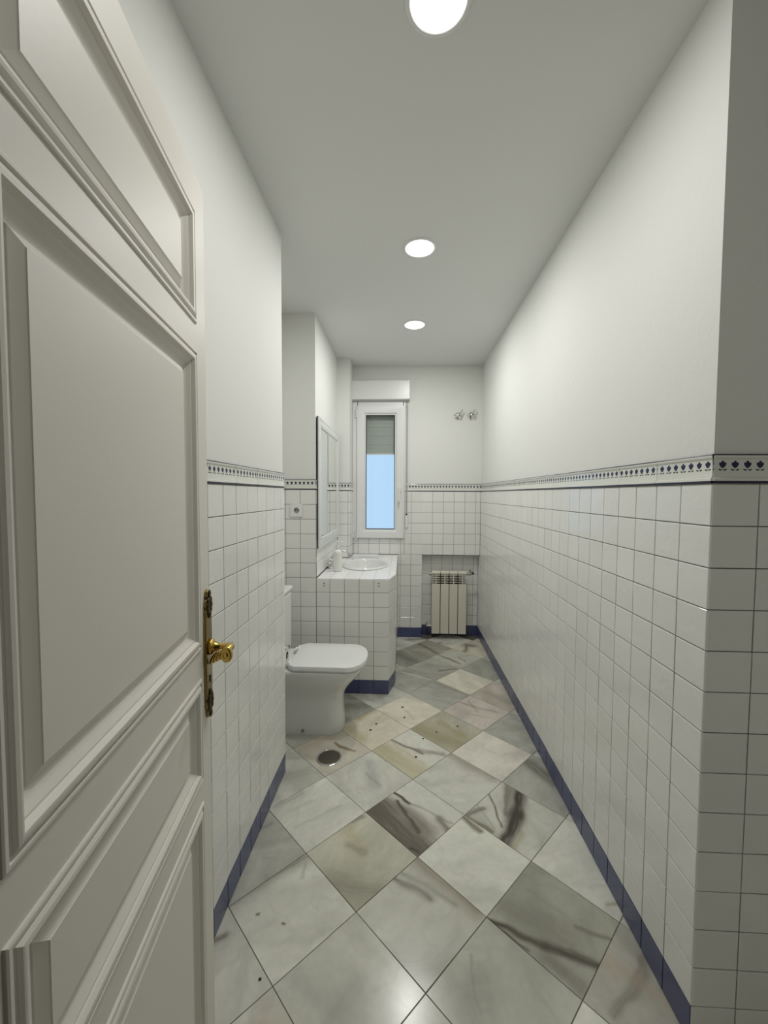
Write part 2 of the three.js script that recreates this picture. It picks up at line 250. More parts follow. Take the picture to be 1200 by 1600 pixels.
const marbleTex = (() => {   // veined marble, one cell of the sheet per floor tile
  const N = 256, S = 2048, d = new Uint8Array(S * S * 4);
  cellSpec.forEach((c, k) => {
    const cx = (k % 8) * N, cy = Math.floor(k / 8) * N, ox = k * 13.7, oy = k * 7.3;
    for (let y = 0; y < N; y++) for (let x = 0; x < N; x++) {
      const a = x / (N - 1), b = y / (N - 1);
      const w1 = fbm(a * 3 + ox, b * 3 + oy, 3) - 0.5, w2 = fbm(a * 3 + ox + 40, b * 3 + oy + 11, 3) - 0.5, fine = fbm(a * 22 + ox, b * 22 + oy, 3) - 0.5, cloud = fbm(a * 2.2 + oy, b * 2.2 + ox, 4) - 0.5;
      let r = c.base[0], g = c.base[1], bl = c.base[2];
      const dc = Math.cos(k * 2.4), ds = Math.sin(k * 2.4), band = fbm((a * dc + b * ds) * 1.4 + w1 * 0.7 + oy, (b * dc - a * ds) * 5 + w2 * 1.4 + ox, 4) - 0.5, sh = cloud * 16 + fine * 9 + band * 42; r += sh; g += sh; bl += sh * 0.95;
      const vein = Math.abs(fbm(a * 1.6 + b * 0.7 + w1 * 0.8 + ox, b * 2.4 + w2 + oy, 3) - 0.5), vk = Math.max(0, 1 - vein / 0.06) * 0.03; r *= 1 - vk; g *= 1 - vk; bl *= 1 - vk;
      for (const [a0, b0, a1, b1, w, st, col] of c.s) {
        const pa = a + w1 * 0.11, pb = b + w2 * 0.11, dx = a1 - a0, dy = b1 - b0, t = Math.max(0, Math.min(1, ((pa - a0) * dx + (pb - b0) * dy) / (dx * dx + dy * dy + 1e-6)));
        const len = Math.hypot(dx, dy) + 1e-6, al = ((pa - a0) * dx + (pb - b0) * dy) / len, pe = ((pa - a0) * dy - (pb - b0) * dx) / len;
        const dist = Math.hypot(pa - a0 - dx * t, pb - b0 - dy * t), q = dist / (w * (0.85 + cloud * 0.9)); if (q > 2.4) continue;
        const streak = fbm(al * 3.5 + ox, pe * 30 + oy, 3);
        const sf = w > 0.2 ? 0.45 : w > 0.06 ? 0.8 : 1.15; let m = Math.exp(-q * q) * st * (1.03 - sf * 0.5 + sf * streak); m = Math.max(0, Math.min(1, m));
        r += (col[0] - r) * m; g += (col[1] - g) * m; bl += (col[2] - bl) * m;
      }
      const i = 4 * ((cy + y) * S + cx + x); d[i] = Math.max(0, Math.min(255, r)); d[i + 1] = Math.max(0, Math.min(255, g)); d[i + 2] = Math.max(0, Math.min(255, bl)); d[i + 3] = 255;
    }
  });
  const t = new THREE.DataTexture(d, S, S); t.magFilter = THREE.LinearFilter; t.minFilter = THREE.LinearFilter; t.colorSpace = THREE.SRGBColorSpace; t.needsUpdate = true; return t;
})();
M.marble = new THREE.MeshPhysicalMaterial({ color: 0xffffff, map: marbleTex, roughness: 0.2 });
const floor = structure(group('floor'), 'polished grey and white marble floor tiles laid on the diagonal');
mesh('grout', box(-1.0, 1.5, -0.06, -0.0018, 0.12, 4.0), M.floorGrout, floor);
function floorTile(i, j) {
  const P = (a, b) => [FO[0] + (i + a) * FU[0] + (j + b) * FV[0], FO[1] + (i + a) * FU[1] + (j + b) * FV[1]];
  const c = P(0.5, 0.5); if (c[0] < -0.98 || c[0] > 1.42 || c[1] < 0.16 || c[1] > 3.97) return;
  const m0 = 0.0035, m1 = 0.0055;
  const L = (m, y) => [[m, m], [1 - m, m], [1 - m, 1 - m], [m, 1 - m]].map(([a, b]) => { const q = P(a, b); return [q[0] - c[0], y, -(q[1] - c[1]), a, b]; });
  const loops = [L(m1 + 0.001, 0), L(m1 - 0.0008, -0.0003), L(m0, -0.0012), L(m0, -0.005)];
  const key = i + ',' + j; let cell = keys.indexOf(key); if (cell < 0) cell = keys.length + Math.floor(rand() * (CELLS - keys.length));
  const cu = (cell % 8) / 8, cv = Math.floor(cell / 8) / 8, pos = [], uv = [];
  const put = p => { pos.push(p[0], p[1], p[2]); uv.push(cu + (0.01 + 0.98 * p[3]) / 8, cv + (0.01 + 0.98 * p[4]) / 8); };
  const quad = (p, q, r, s) => { for (const v of [p, q, r, p, r, s]) put(v); };
  quad(...loops[0]);
  for (let l = 0; l < 3; l++) for (let k = 0; k < 4; k++) { const n = (k + 1) % 4; quad(loops[l][k], loops[l + 1][k], loops[l + 1][n], loops[l][n]); }
  let g = new THREE.BufferGeometry(); g.setAttribute('position', new THREE.Float32BufferAttribute(pos, 3)); g.setAttribute('uv', new THREE.Float32BufferAttribute(uv, 2)); g.computeVertexNormals();
  const m = mesh('marble_tile', toCreasedNormals(g, 0.3), M.marble, floor);
  m.position.set(c[0], -0.0002 - rand() * 0.0004, -c[1]); m.rotation.set((rand() - 0.5) * 0.004, 0, (rand() - 0.5) * 0.004);
}
for (let i = -3; i < 14; i++) for (let j = -6; j < 14; j++) floorTile(i, j);
// plugged screw holes in the marble
for (const [x, d, r] of [[0.005, 2.565, 0.010], [0.017, 2.445, 0.008], [-0.154, 2.365, 0.008], [-0.184, 2.301, 0.009], [0.336, 2.368, 0.007], [0.205, 2.30, 0.006], [0.123, 2.234, 0.007], [0.077, 2.07, 0.008], [-0.402, 1.07, 0.005]]) {
  const p = mesh('hole_plug', cyl(r, r * 0.9, 0.003, 12), M.black, floor); p.position.set(x, -0.0008, -d); p.scale.z = 0.9;
}
structure(mesh('floor_hall', box(-1.0, 1.5, -0.06, -0.001, -2.1, 0.118), M.hallFloor, scene), 'plain brown floor of the hall before the door');

// ------------------------------------------------------------ walls
structure(mesh('ceiling', box(-1.05, 1.55, H, H + 0.12, -2.2, 4.15), M.ceiling, scene), 'flat white plastered ceiling');
const nU = { right: [0, 0, 1], left: [0, 0, -1] };
// right wall: faces -X ; U runs toward depth
{
  const w = structure(group('wall_right'), 'long right wall, white square tiles below white plaster');
  mesh('plaster', box(XR, XR + 0.16, 0, H, DC + 0.1201, 4.15), M.plaster, w);
  const f = frame([XR, 0, 0], [0, 0, 1], [0, 1, 0], [-1, 0, 0]);
  groutPanel(w, box(XR - 0.0022, XR + 0.01, 0, TT + 0.01, DC, NICHE_D));
  const us = lines(DC - PROUD, NICHE_D, DC + T, T);
  tileField(w, f, us, FULL, { limit: 22 * 13 });
  borderRow(w, f, lines(DC - PROUD, NICHE_D, DC + 2 * T, 2 * T));
  const b = structure(group('baseboard_right'), 'blue glazed skirting tiles along the right wall');
  tileField(b, f, us, [0.0005, BB], { name: 'base_tile', mats: M.bases });
}
// pier: the face beside the right wall that looks at the viewer
{
  const w = structure(group('wall_pier'), 'tiled wall face at the right edge, turned toward the door');
  mesh('plaster', box(XR, 1.45, 0, H, DC, DC + 0.12), M.plaster, w);
  const f = frame([0, 0, DC], [1, 0, 0], [0, 1, 0], [0, 0, -1]);
  groutPanel(w, box(XR, 1.45, 0, TT + 0.01, DC - 0.0022, DC + 0.01));
  tileField(w, f, lines(XR - PROUD + 0.001, 1.45, 0.849, T), ROWS(0.0005, TT));
  borderRow(w, f, lines(XR - PROUD + 0.001, 1.45, 0.947, 2 * T));
}
// left wall: faces +X, a partition that ends before the toilet
{
  const w = structure(group('wall_left'), 'left partition wall, white square tiles below white plaster');
  mesh('plaster', box(XREC - 0.12, XL, 0, H, 0.25, DL), M.plaster, w);
  const f = frame([XL, 0, 0], [0, 0, -1], [0, 1, 0], [1, 0, 0]);
  groutPanel(w, box(XL - 0.01, XL + 0.0022, 0, TT + 0.01, 0.25, DL));
  const us = lines(-DL - PROUD, -0.26, -DL + 0.045, T);
  tileField(w, f, us, FULL, {});
  borderRow(w, f, lines(-DL - PROUD, -0.26, -DL + 0.045 + 3 * T, 2 * T));
  // end face of the partition, looking into the toilet recess
  const e = frame([0, 0, DL], [-1, 0, 0], [0, 1, 0], [0, 0, 1]);
  groutPanel(w, box(XREC, XL, 0, TT + 0.01, DL - 0.01, DL + 0.0022));
  tileField(w, e, lines(-XL + 0.0003, -XREC, -XL + T, T), FULL);
  borderRow(w, e, lines(-XL + 0.0003, -XREC, -XL + 2 * T, 2 * T));
  const b = structure(group('baseboard_left'), 'blue glazed skirting tiles along the left partition');
  tileField(b, f, us, [0.0005, BB], { name: 'base_tile', mats: M.bases });
  tileField(b, e, lines(-XL + 0.0003, -XREC, -XL + T, T), [0.0005, BB], { name: 'base_tile', mats: M.bases });
}
// toilet recess: side wall behind the cistern and the wall that faces the viewer
{
  const w = structure(group('wall_recess'), 'tiled wall behind the toilet cistern');
  mesh('plaster', box(XREC - 0.12, XREC, 0, H, DL, DV), M.plaster, w);
  const f = frame([XREC, 0, 0], [0, 0, -1], [0, 1, 0], [1, 0, 0]);
  groutPanel(w, box(XREC - 0.01, XREC + 0.0022, 0, TT + 0.01, DL + 0.003, DV - 0.003));
  const us = lines(-DV + 0.006, -DL - 0.006, -DV + T, T);
  tileField(w, f, us, FULL); borderRow(w, f, lines(-DV + 0.006, -DL - 0.006, -DV + 2 * T, 2 * T));
  const b = structure(group('baseboard_recess'), 'blue glazed skirting tiles behind the toilet');
  tileField(b, f, us, [0.0005, BB], { name: 'base_tile', mats: M.bases });
}
{
  const w = structure(group('wall_mirror'), 'wall block with the socket and the framed mirror');
  mesh('plaster', box(XREC - 0.12, XM, 0, H, DV, 4.15), M.plaster, w);
  const f = frame([0, 0, DV], [1, 0, 0], [0, 1, 0], [0, 0, -1]);
  groutPanel(w, box(XREC, XM + 0.0055, 0, TT + 0.01, DV - 0.0022, DV + 0.01));
  const us = [XREC + 0.006, -0.812, -0.710, XM + PROUD - 0.001];
  tileField(w, f, us, FULL); borderRow(w, f, [XREC + 0.006, -0.812, XM + PROUD - 0.001]);
  const b = structure(group('baseboard_mirror'), 'blue glazed skirting tiles between toilet and washstand');
  tileField(b, f, us, [0.0005, BB], { name: 'base_tile', mats: M.bases });
  const g = frame([XM, 0, 0], [0, 0, -1], [0, 1, 0], [1, 0, 0]);
  groutPanel(w, box(XM - 0.01, XM + 0.0022, 0, TT + 0.01, DV, COL_D));
  tileField(w, g, lines(-COL_D + 0.006, -DV + PROUD, -DV - 8 * T, T), ROWS(COUNTER + 0.004, TT));
  borderRow(w, g, lines(-COL_D + 0.006, -DV + PROUD, -DV - 8 * T, 2 * T));
}
{
  const w = structure(group('wall_column'), 'narrow boxed column between mirror and window');
  mesh('plaster', box(XM + 0.0001, COL_X, 0, H, COL_D, 4.15), M.plaster, w);
  const f = frame([0, 0, COL_D], [1, 0, 0], [0, 1, 0], [0, 0, -1]);
  groutPanel(w, box(XM, COL_X, COUNTER, TT + 0.01, COL_D - 0.0022, COL_D + 0.01));
  tileField(w, f, [XM + 0.006, -0.503, COL_X + PROUD - 0.001], ROWS(COUNTER + 0.004, TT)); borderRow(w, f, [XM + 0.006, COL_X + PROUD - 0.001]);
  const g = frame([COL_X, 0, 0], [0, 0, -1], [0, 1, 0], [1, 0, 0]);
  groutPanel(w, box(COL_X - 0.01, COL_X + 0.0022, COUNTER, TT + 0.01, COL_D, DB));
  tileField(w, g, lines(-DB + 0.006, -COL_D + PROUD, -COL_D - 2 * T, T), ROWS(COUNTER + 0.004, TT)); borderRow(w, g, [-DB + 0.006, -COL_D - 0.2, -COL_D + PROUD]);
}
// back wall with window opening and radiator niche
const VGX = -0.048, WX0 = -0.47, WX1 = 0.0, WY0 = 0.985, WY1 = 2.215, FX0 = -0.488, FX1 = 0.014, FY0 = 0.968, FY1 = 2.29;
{
  const w = structure(group('wall_back'), 'end wall with window, plaster above white tiles');
  const wl = structure(group('wall_lower'), 'tiled lower end wall between washstand and radiator niche');
  const wn = structure(group('wall_niche'), 'tiled recess behind the radiator');
  mesh('plaster', merge([box(COL_X, WX0, NICHE_TOP, H, DB, 4.15), box(WX0, WX1, NICHE_TOP, WY0, DB, 4.15), box(WX0, WX1, 2.46, H, DB, 4.15), box(WX1, XR, NICHE_TOP, H, DB, 4.15)]), M.plaster, w);
  mesh('plaster', box(COL_X, NICHE_X, 0, NICHE_TOP, DB, 4.15), M.plaster, wl);
  mesh('plaster', box(NICHE_X, XR, 0, NICHE_TOP, NICHE_D, 4.15), M.plaster, wn);
  const f = frame([0, 0, DB], [1, 0, 0], [0, 1, 0], [0, 0, -1]);
  groutPanel(w, merge([box(COL_X, FX0 + 0.01, COUNTER, TT + 0.01, DB - 0.0022, DB + 0.01), box(FX0, FX1, COUNTER, WY0, DB - 0.0022, DB + 0.01), box(FX1 - 0.01, NICHE_X, NICHE_TOP, TT + 0.01, DB - 0.0022, DB + 0.01), box(NICHE_X, XR, NICHE_TOP, TT + 0.01, DB - 0.0022, DB + 0.01)]));
  groutPanel(wl, box(VGX, NICHE_X, 0, NICHE_TOP, DB - 0.0022, DB + 0.01));
  const gx = []; for (let k = -6; k < 6; k++) gx.push(NICHE_X + k * 0.1025);
  const us = (a, b) => [a, ...gx.filter(x => x > a + 0.004 && x < b - 0.004), b];
  tileField(w, f, us(COL_X + 0.006, FX1), ROWS(COUNTER + 0.004, FY0));
  tileField(w, f, us(FX1, NICHE_X + 0.003), ROWS(COUNTER + 0.004, TT));
  tileField(w, f, us(NICHE_X, XR - 0.006), ROWS(NICHE_TOP - 0.003, TT));
  tileField(wl, f, us(VGX, NICHE_X + 0.003), ROWS(BB, COUNTER + 0.004));
  borderRow(w, f, [FX1 + 0.002, 0.0775, 0.2825, 0.4875, 0.6925, XR - 0.006]);
  // niche
  const g = frame([0, 0, NICHE_D], [1, 0, 0], [0, 1, 0], [0, 0, -1]);
  groutPanel(wn, box(NICHE_X, XR, 0, NICHE_TOP, NICHE_D - 0.0022, NICHE_D + 0.01));
  tileField(wn, g, us(NICHE_X, XR - 0.006), ROWS(BB, NICHE_TOP));
  const s = frame([NICHE_X, 0, 0], [0, 0, -1], [0, 1, 0], [1, 0, 0]);
  tileField(wl, s, [-NICHE_D + 0.006, -DB + 0.004], ROWS(BB, NICHE_TOP));
  const b = structure(group('baseboard_back'), 'blue glazed skirting tiles under the radiator and end wall');
  tileField(b, f, us(VGX, NICHE_X + 0.003), [0.0005, BB], { name: 'base_tile', mats: M.bases });
  tileField(b, g, us(NICHE_X, XR - 0.006), [0.0005, BB], { name: 'base_tile', mats: M.bases });
  tileField(b, s, [-NICHE_D + 0.006, -DB + 0.004], [0.0005, BB], { name: 'base_tile', mats: M.bases });
}
// wall with the doorway, side of the entry, hall behind the viewer
{
  const w = structure(group('wall_front'), 'wall with the doorway in which the viewer stands');
  mesh('plaster', merge([box(-1.0, -0.40, 0, H, 0.12, 0.25), box(0.38, 1.45, 0, H, 0.12, 0.25), box(-0.40, 0.38, 2.13, H, 0.12, 0.25)]), M.plaster, w);
  const t = structure(group('trim_1'), 'painted wooden frame around the doorway');
  for (const [a, b] of [[-0.40, -0.372], [0.352, 0.38]]) mesh('jamb', box(a, b, 0, 2.13, 0.11, 0.26), M.door, t);
  mesh('head', box(-0.372, 0.352, 2.10, 2.13, 0.11, 0.26), M.door, t);
  structure(mesh('wall_entry', box(1.45, 1.55, 0, H, 0.12, DC + 0.12), M.plaster, scene), 'plain wall at the side of the entry');
  const h = structure(group('wall_hall'), 'plain walls of the hall behind the viewer');
  mesh('plaster', merge([box(-1.1, -1.0, 0, H, -2.1, 0.25), box(1.45, 1.55, 0, H, -2.1, 0.12), box(-1.1, 1.55, 0, H, -2.2, -2.1)]), M.hall, h);
}

// ------------------------------------------------------------ ceiling downlights
LAMPS.forEach(([x, d], k) => {
  const g = group('ceiling_downlight', x, H, d);
  tag(g, ['round recessed ceiling light nearest the door, cut by the top of the picture', 'round recessed ceiling light in the middle of the row of three', 'round recessed ceiling light nearest the window'][k], 'light', 'recessed ceiling lights');
  mesh('bezel', lathe([[0.070, 0.004], [0.070, -0.004], [0.0725, -0.007], [0.079, -0.006], [0.083, -0.001], [0.083, 0.004]], 48), M.pvc, g);
  mesh('diffuser', lathe([[0, -0.0045], [0.04, -0.0045], [0.0705, -0.0035], [0.0705, 0.003]].reverse(), 40), M.glow, g);
  const l = new THREE.RectAreaLight(LAMP_COLOR, LAMP_NITS * [0.9, 1.0, 1.35][k] * (0.13 * 0.13) / (0.1 * 0.1), 0.1, 0.1); l.position.set(0, -0.009, 0); l.rotation.x = -Math.PI / 2; g.add(l);
});

// ------------------------------------------------------------ door leaf, open on the left
function frameLoops(w, h, prof, fill, crease = 0.5) {  // mitred moulding around a w x h rectangle (centre origin); prof = [inset, height]
  const pos = [], uv = []; const put = p => { pos.push(...p); uv.push(p[0], p[1]); };
  const loop = ([i, z]) => [[-w / 2 + i, -h / 2 + i, z], [w / 2 - i, -h / 2 + i, z], [w / 2 - i, h / 2 - i, z], [-w / 2 + i, h / 2 - i, z]];
  const L = prof.map(loop);
  for (let l = 0; l + 1 < L.length; l++) for (let k = 0; k < 4; k++) { const n = (k + 1) % 4; for (const p of [L[l][k], L[l][n], L[l + 1][n], L[l][k], L[l + 1][n], L[l + 1][k]]) put(p); }
  if (fill) { const q = L[L.length - 1]; for (const p of [q[0], q[1], q[2], q[0], q[2], q[3]]) put(p); }
  const g = new THREE.BufferGeometry(); g.setAttribute('position', new THREE.Float32BufferAttribute(pos, 3)); g.setAttribute('uv', new THREE.Float32BufferAttribute(uv, 2)); g.computeVertexNormals();
  return toCreasedNormals(g, crease);
}
{
  const hx = -0.4666 + 0.69 * 0.16685, hd = 0.9408 - 0.69 * 0.98598, WD = 0.676, TH = 0.04;
  const door = group('door_1', hx, 0.008, hd, Math.acos(-0.16685));
  structure(door, 'open cream painted panelled door with brass handle');
  const PAN = [[0.145, 0.688], [0.745, 0.975], [1.046, 1.702], [1.764, 2.000]].map(([a, b]) => [a - 0.008, b - 0.008]), top = 2.084 - 0.008, s0 = 0.072, s1 = 0.610;
  const bx = (x0, x1, y0, y1, z0 = -TH, z1 = 0) => { const g = new THREE.BoxGeometry(x1 - x0, y1 - y0, z1 - z0); g.translate((x0 + x1) / 2, (y0 + y1) / 2, (z0 + z1) / 2); return uvMetres(g); };
  mesh('stile', bx(0, s0, 0, top), M.door, door); mesh('stile', bx(s1, WD, 0, top), M.door, door);
  const edges = [0, ...PAN.flat(), top];
  for (let k = 0; k < edges.length; k += 2) mesh('rail', bx(s0, s1, edges[k], edges[k + 1]), M.door, door);
  PAN.forEach(([y0, y1], k) => {
    const w = s1 - s0, h = y1 - y0, big = 0.87;
    const p = mesh('panel', merge([frameLoops(w, h, [[0, -0.013], [0.048, -0.013], [0.049, -0.0115], [0.062, -0.0045], [0.0628, -0.0035]], true, 0.12), bx(-w / 2, w / 2, -h / 2, h / 2, -TH + 0.008, -0.018)]), M.door, door);
    p.position.set((s0 + s1) / 2, (y0 + y1) / 2, 0);
    const prof = [[-0.003, 0], [-0.002, 0.003], [0.0005, 0.0042], [0.005, 0.0042], [0.0065, 0.0002], [0.0095, 0.0002], [0.0115, 0.0035], [0.0155, 0.0060], [0.020, 0.0068], [0.0245, 0.0058], [0.0285, 0.0025], [0.0305, -0.0015], [0.0335, -0.0018], [0.0365, -0.004], [0.0415, -0.0085], [0.048, -0.0122], [0.052, -0.0131]].map(([i, z]) => [i * big, z]);
    const m = mesh('moulding', frameLoops(w, h, prof, false), M.door, door); m.position.set((s0 + s1) / 2, (y0 + y1) / 2, 0);
  });
  // brass handle: ornate long plate, neck, leaf lever with scroll end
  const sh = new THREE.Shape(), half = [[0, -0.150], [0.008, -0.147], [0.011, -0.139], [0.007, -0.132], [0.014, -0.126], [0.017, -0.116], [0.012, -0.109], [0.017, -0.101], [0.016, -0.090], [0.0185, -0.080], [0.019, -0.03], [0.021, 0], [0.019, 0.03], [0.0185, 0.080], [0.016, 0.090], [0.017, 0.101], [0.012, 0.109], [0.017, 0.116], [0.014, 0.126], [0.007, 0.132], [0.011, 0.139], [0.008, 0.147], [0, 0.150]];
  sh.moveTo(...half[0]); for (const p of half.slice(1)) sh.lineTo(...p); for (const p of half.slice(1, -1).reverse()) sh.lineTo(-p[0], p[1]);
  const plate = mesh('handle_plate', new THREE.ExtrudeGeometry(sh, { depth: 0.002, bevelEnabled: true, bevelThickness: 0.003, bevelSize: 0.0025, bevelSegments: 3 }), M.brassPlate, door);
  plate.position.set(0.690 - 0.036, 1.018 - 0.008, 0.002);
  tag(plate, 'ornate aged brass backplate');
  for (const s of [-1, 1]) {   // cast leaf ends
    const L = []; for (const [y, x, r] of [[0.143, 0, 0.008], [0.134, 0.0, 0.0065], [0.126, 0.008, 0.008], [0.126, -0.008, 0.008], [0.115, 0.010, 0.0085], [0.115, -0.010, 0.0085], [0.104, 0.008, 0.008], [0.104, -0.008, 0.008], [0.094, 0, 0.009]]) { const g = new THREE.SphereGeometry(r, 10, 6); g.scale(1, 1.1, 0.45); g.translate(x, s * y, 0.006); L.push(g); }
    mesh('leaf_ornament', merge(L), M.brassDark, plate);
  }
  const kh = new THREE.CylinderGeometry(0.0035, 0.0035, 0.004, 12); kh.rotateX(Math.PI / 2); kh.translate(0, -0.055, 0.0045);
  mesh('keyhole', merge([kh, new THREE.BoxGeometry(0.003, 0.012, 0.004).translate(0, -0.062, 0.0045)]), M.black, plate);
  const ros = lathe([[0, 0.013], [0.010, 0.012], [0.0125, 0.010], [0.0165, 0.009], [0.018, 0.006], [0.0185, 0], [0.0001, 0]].reverse(), 28); ros.rotateX(Math.PI / 2); ros.translate(0, 0.016, 0.005);
  mesh('rosette', ros, M.brass, plate);
  const ly = 0.016;
  const neck = lathe([[0.0001, 0], [0.0135, 0], [0.0115, 0.007], [0.0085, 0.012], [0.0072, 0.02], [0.0072, 0.036], [0.0085, 0.044]], 20); neck.rotateX(Math.PI / 2); neck.translate(0, ly, 0.012);
  // short lever: curls from the neck toward the hinge and ends in an oval scroll
  const lev = [];
  lev.push(new THREE.TubeGeometry(new THREE.CatmullRomCurve3([[0.002, ly, 0.050], [-0.010, ly + 0.002, 0.056], [-0.024, ly + 0.004, 0.056], [-0.036, ly + 0.002, 0.054]].map(p => new THREE.Vector3(...p))), 16, 0.0085, 12, false));
  const sc = new THREE.TorusGeometry(0.0085, 0.0055, 10, 24); sc.scale(1, 1.35, 1); sc.rotateY(Math.PI / 2 - 0.2); sc.translate(-0.040, ly - 0.005, 0.054); lev.push(sc);
  const lc = new THREE.SphereGeometry(0.0085, 14, 10); lc.scale(0.7, 1.2, 1); lc.translate(-0.040, ly - 0.005, 0.054); lev.push(lc);
  const leafL = []; for (let k = 0; k < 5; k++) { const a = k / 4, g = new THREE.SphereGeometry(1, 16, 12); g.scale(0.010, 0.019 - 0.0024 * k, 0.0062); g.rotateX(0.55); g.translate(-0.006 - 0.005 * k, ly - 0.024 + a * 0.014, 0.017 + a * 0.030); leafL.push(g); }
  const lever = mesh('lever', merge([neck, ...lev]), M.brass, plate);
  mesh('leaf_grip', merge(leafL), M.brass, lever);
}

// ------------------------------------------------------------ washstand (tiled masonry) with counter
const VX0 = XM + 0.006, VXF = -0.099, VXS = -0.055, VCH = 2.90, BAX = -0.311, BAD = 3.272, BRX = 0.190, BRD = 0.258;
{
  const v = group('washstand', (VX0 + VXS) / 2, 0, DV + 0.4); tag(v, 'white tiled washstand block with a chamfered corner below the mirror', 'washstand');
  const poly = [[VX0, DV], [VXF, DV], [VXS, VCH], [VXS, DB - 0.004], [COL_X + 0.006, DB - 0.004], [COL_X + 0.006, COL_D - 0.006], [VX0, COL_D - 0.006]];
  const shape = (hole) => { const s = new THREE.Shape(poly.map(p => new THREE.Vector2(p[0], p[1]))); if (hole) { const h = new THREE.Path(); h.absellipse(BAX, BAD, BRX * 0.94, BRD * 0.94, 0, Math.PI * 2, true); s.holes.push(h); } return s; };
  const ex = (hole, y0, y1) => { const g = new THREE.ExtrudeGeometry(shape(hole), { depth: y1 - y0, bevelEnabled: false, curveSegments: 40 }); g.rotateX(-Math.PI / 2); g.translate(0, y0, 0); return g; };
  const body = mesh('core', merge([ex(false, 0, 0.62), ex(true, 0.62, COUNTER - 0.012)]), M.grout, v); body.position.sub(v.position);
  mesh('counter_bed', ex(true, COUNTER - 0.0119, COUNTER - 0.0022), std(lin(0.5, 0.5, 0.47), { roughness: 0.9 }), v).position.sub(v.position);
  const vs = [BB, 0.197, 0.299, 0.403, 0.507, 0.611, 0.713, COUNTER - 0.004];
  const ff = frame([0, 0, DV], [1, 0, 0], [0, 1, 0], [0, 0, -1]);
  const fu = [VX0, -0.505, -0.403, -0.301, -0.199, VXF + 0.003];
  tileField(v, ff, fu, vs); tileField(v, ff, fu, [0.0005, BB], { name: 'base_tile', mats: M.bases });
  const cl = Math.hypot(VXS - VXF, VCH - DV), cU = [(VXS - VXF) / cl, 0, (VCH - DV) / cl], cN = [cU[2], 0, -cU[0]];
  const fc = frame([VXF, 0, DV], cU, [0, 1, 0], cN), cu = [-0.0035, 0.100, cl + 0.002];
  tileField(v, fc, cu, vs); tileField(v, fc, cu, [0.0005, BB], { name: 'base_tile', mats: M.bases });
  const fs = frame([VXS, 0, 0], [0, 0, 1], [0, 1, 0], [1, 0, 0]), su = lines(VCH + 0.001, DB - 0.004, VCH + T, T);
  const fs2 = { ...fs, U: fs.U.clone().negate() }; const su2 = su.map(x => -x).reverse();
  tileField(v, fs2, su2, vs); tileField(v, fs2, su2, [0.0005, BB], { name: 'base_tile', mats: M.bases });
  // counter tiles, cut around the basin and the chamfer
  const ft = frame([0, COUNTER - PROUD, 0], [1, 0, 0], [0, 0, 1], [0, 1, 0]);
  const ev = new Evaluator(); ev.attributes = ['position', 'normal', 'uv'];
  const ell = cyl(1, 1, 0.2, 48); ell.scale(BRX * 0.94, 1, BRD * 0.94);
  const ellB = new Brush(ell); ellB.position.set(BAX, COUNTER, -BAD); ellB.updateMatrixWorld();
  const wedgeS = new THREE.Shape([[VXF + 0.004, DV - 0.02], [VXS + 0.2, DV - 0.02], [VXS + 0.2, VCH + 0.2], [VXS + 0.0045, VCH + 0.2], [VXS + 0.0045, VCH], [VXF + 0.0045, DV - 0.003]].map(p => new THREE.Vector2(...p)));
  const wg = new THREE.ExtrudeGeometry(wedgeS, { depth: 0.2, bevelEnabled: false }); wg.rotateX(-Math.PI / 2); wg.translate(0, COUNTER - 0.1, 0); const wB = new Brush(wg); wB.updateMatrixWorld();
  const cutter = (m, u0, u1, d0, d1) => {
    const use = []; const near = (u, d) => ((u - BAX) / BRX) ** 2 + ((d - BAD) / BRD) ** 2;
    let mn = 9; for (let a = 0; a <= 4; a++) for (let b = 0; b <= 4; b++) mn = Math.min(mn, near(u0 + (u1 - u0) * a / 4, d0 + (d1 - d0) * b / 4));
    if (mn < 1) use.push(ellB);
    if (u1 > VXF - 0.01 && d0 < VCH + 0.01) use.push(wB);
    if (!use.length) return;
    m.updateMatrix(); const mm = new THREE.Matrix4().makeTranslation(v.position.x, v.position.y, v.position.z).multiply(m.matrix);
    const w = u1 - u0 - GAP, h = d1 - d0 - GAP, solid = new RoundedBoxGeometry(w, h, 0.006, 1, 0.0012); solid.translate(0, 0, -0.003);
    let br = new Brush(solid); br.applyMatrix4(mm); br.updateMatrixWorld();
    for (const c of use) { br = ev.evaluate(br, c, SUBTRACTION); }
    const g = br.geometry; if (!g.attributes.position.count || (g.index && !g.index.count)) { v.remove(m); return; }
    g.applyMatrix4(br.matrixWorld); g.translate(-v.position.x, -v.position.y, -v.position.z);
    const c = new THREE.Vector3(); g.computeBoundingBox(); g.boundingBox.getCenter(c); g.translate(-c.x, -c.y, -c.z);
    m.geometry = g; m.position.copy(c); m.quaternion.identity();
  };
  const inside = (u0, u1, d0, d1) => [[u0, d0], [u1, d0], [u0, d1], [u1, d1]].every(([u, d]) => ((u - BAX) / (BRX * 0.93)) ** 2 + ((d - BAD) / (BRD * 0.93)) ** 2 < 1) || (u1 < COL_X + 0.01 && d0 > COL_D - 0.01);
  const tu = [VX0 + 0.004, -0.505, -0.403, -0.301, -0.199, -0.099, VXS + PROUD - 0.001];
  tileField(v, ft, tu, lines(DV - PROUD, COL_D - 0.008, DV + T, T), { skip: inside, cut: cutter, tilt: 0.006, mats: M.counter });
  tileField(v, ft, [COL_X + 0.008, -0.403, -0.301, -0.199, -0.099, VXS + PROUD - 0.001], [COL_D - 0.008, COL_D + 0.094, DB - 0.008], { tilt: 0.006, mats: M.counter });
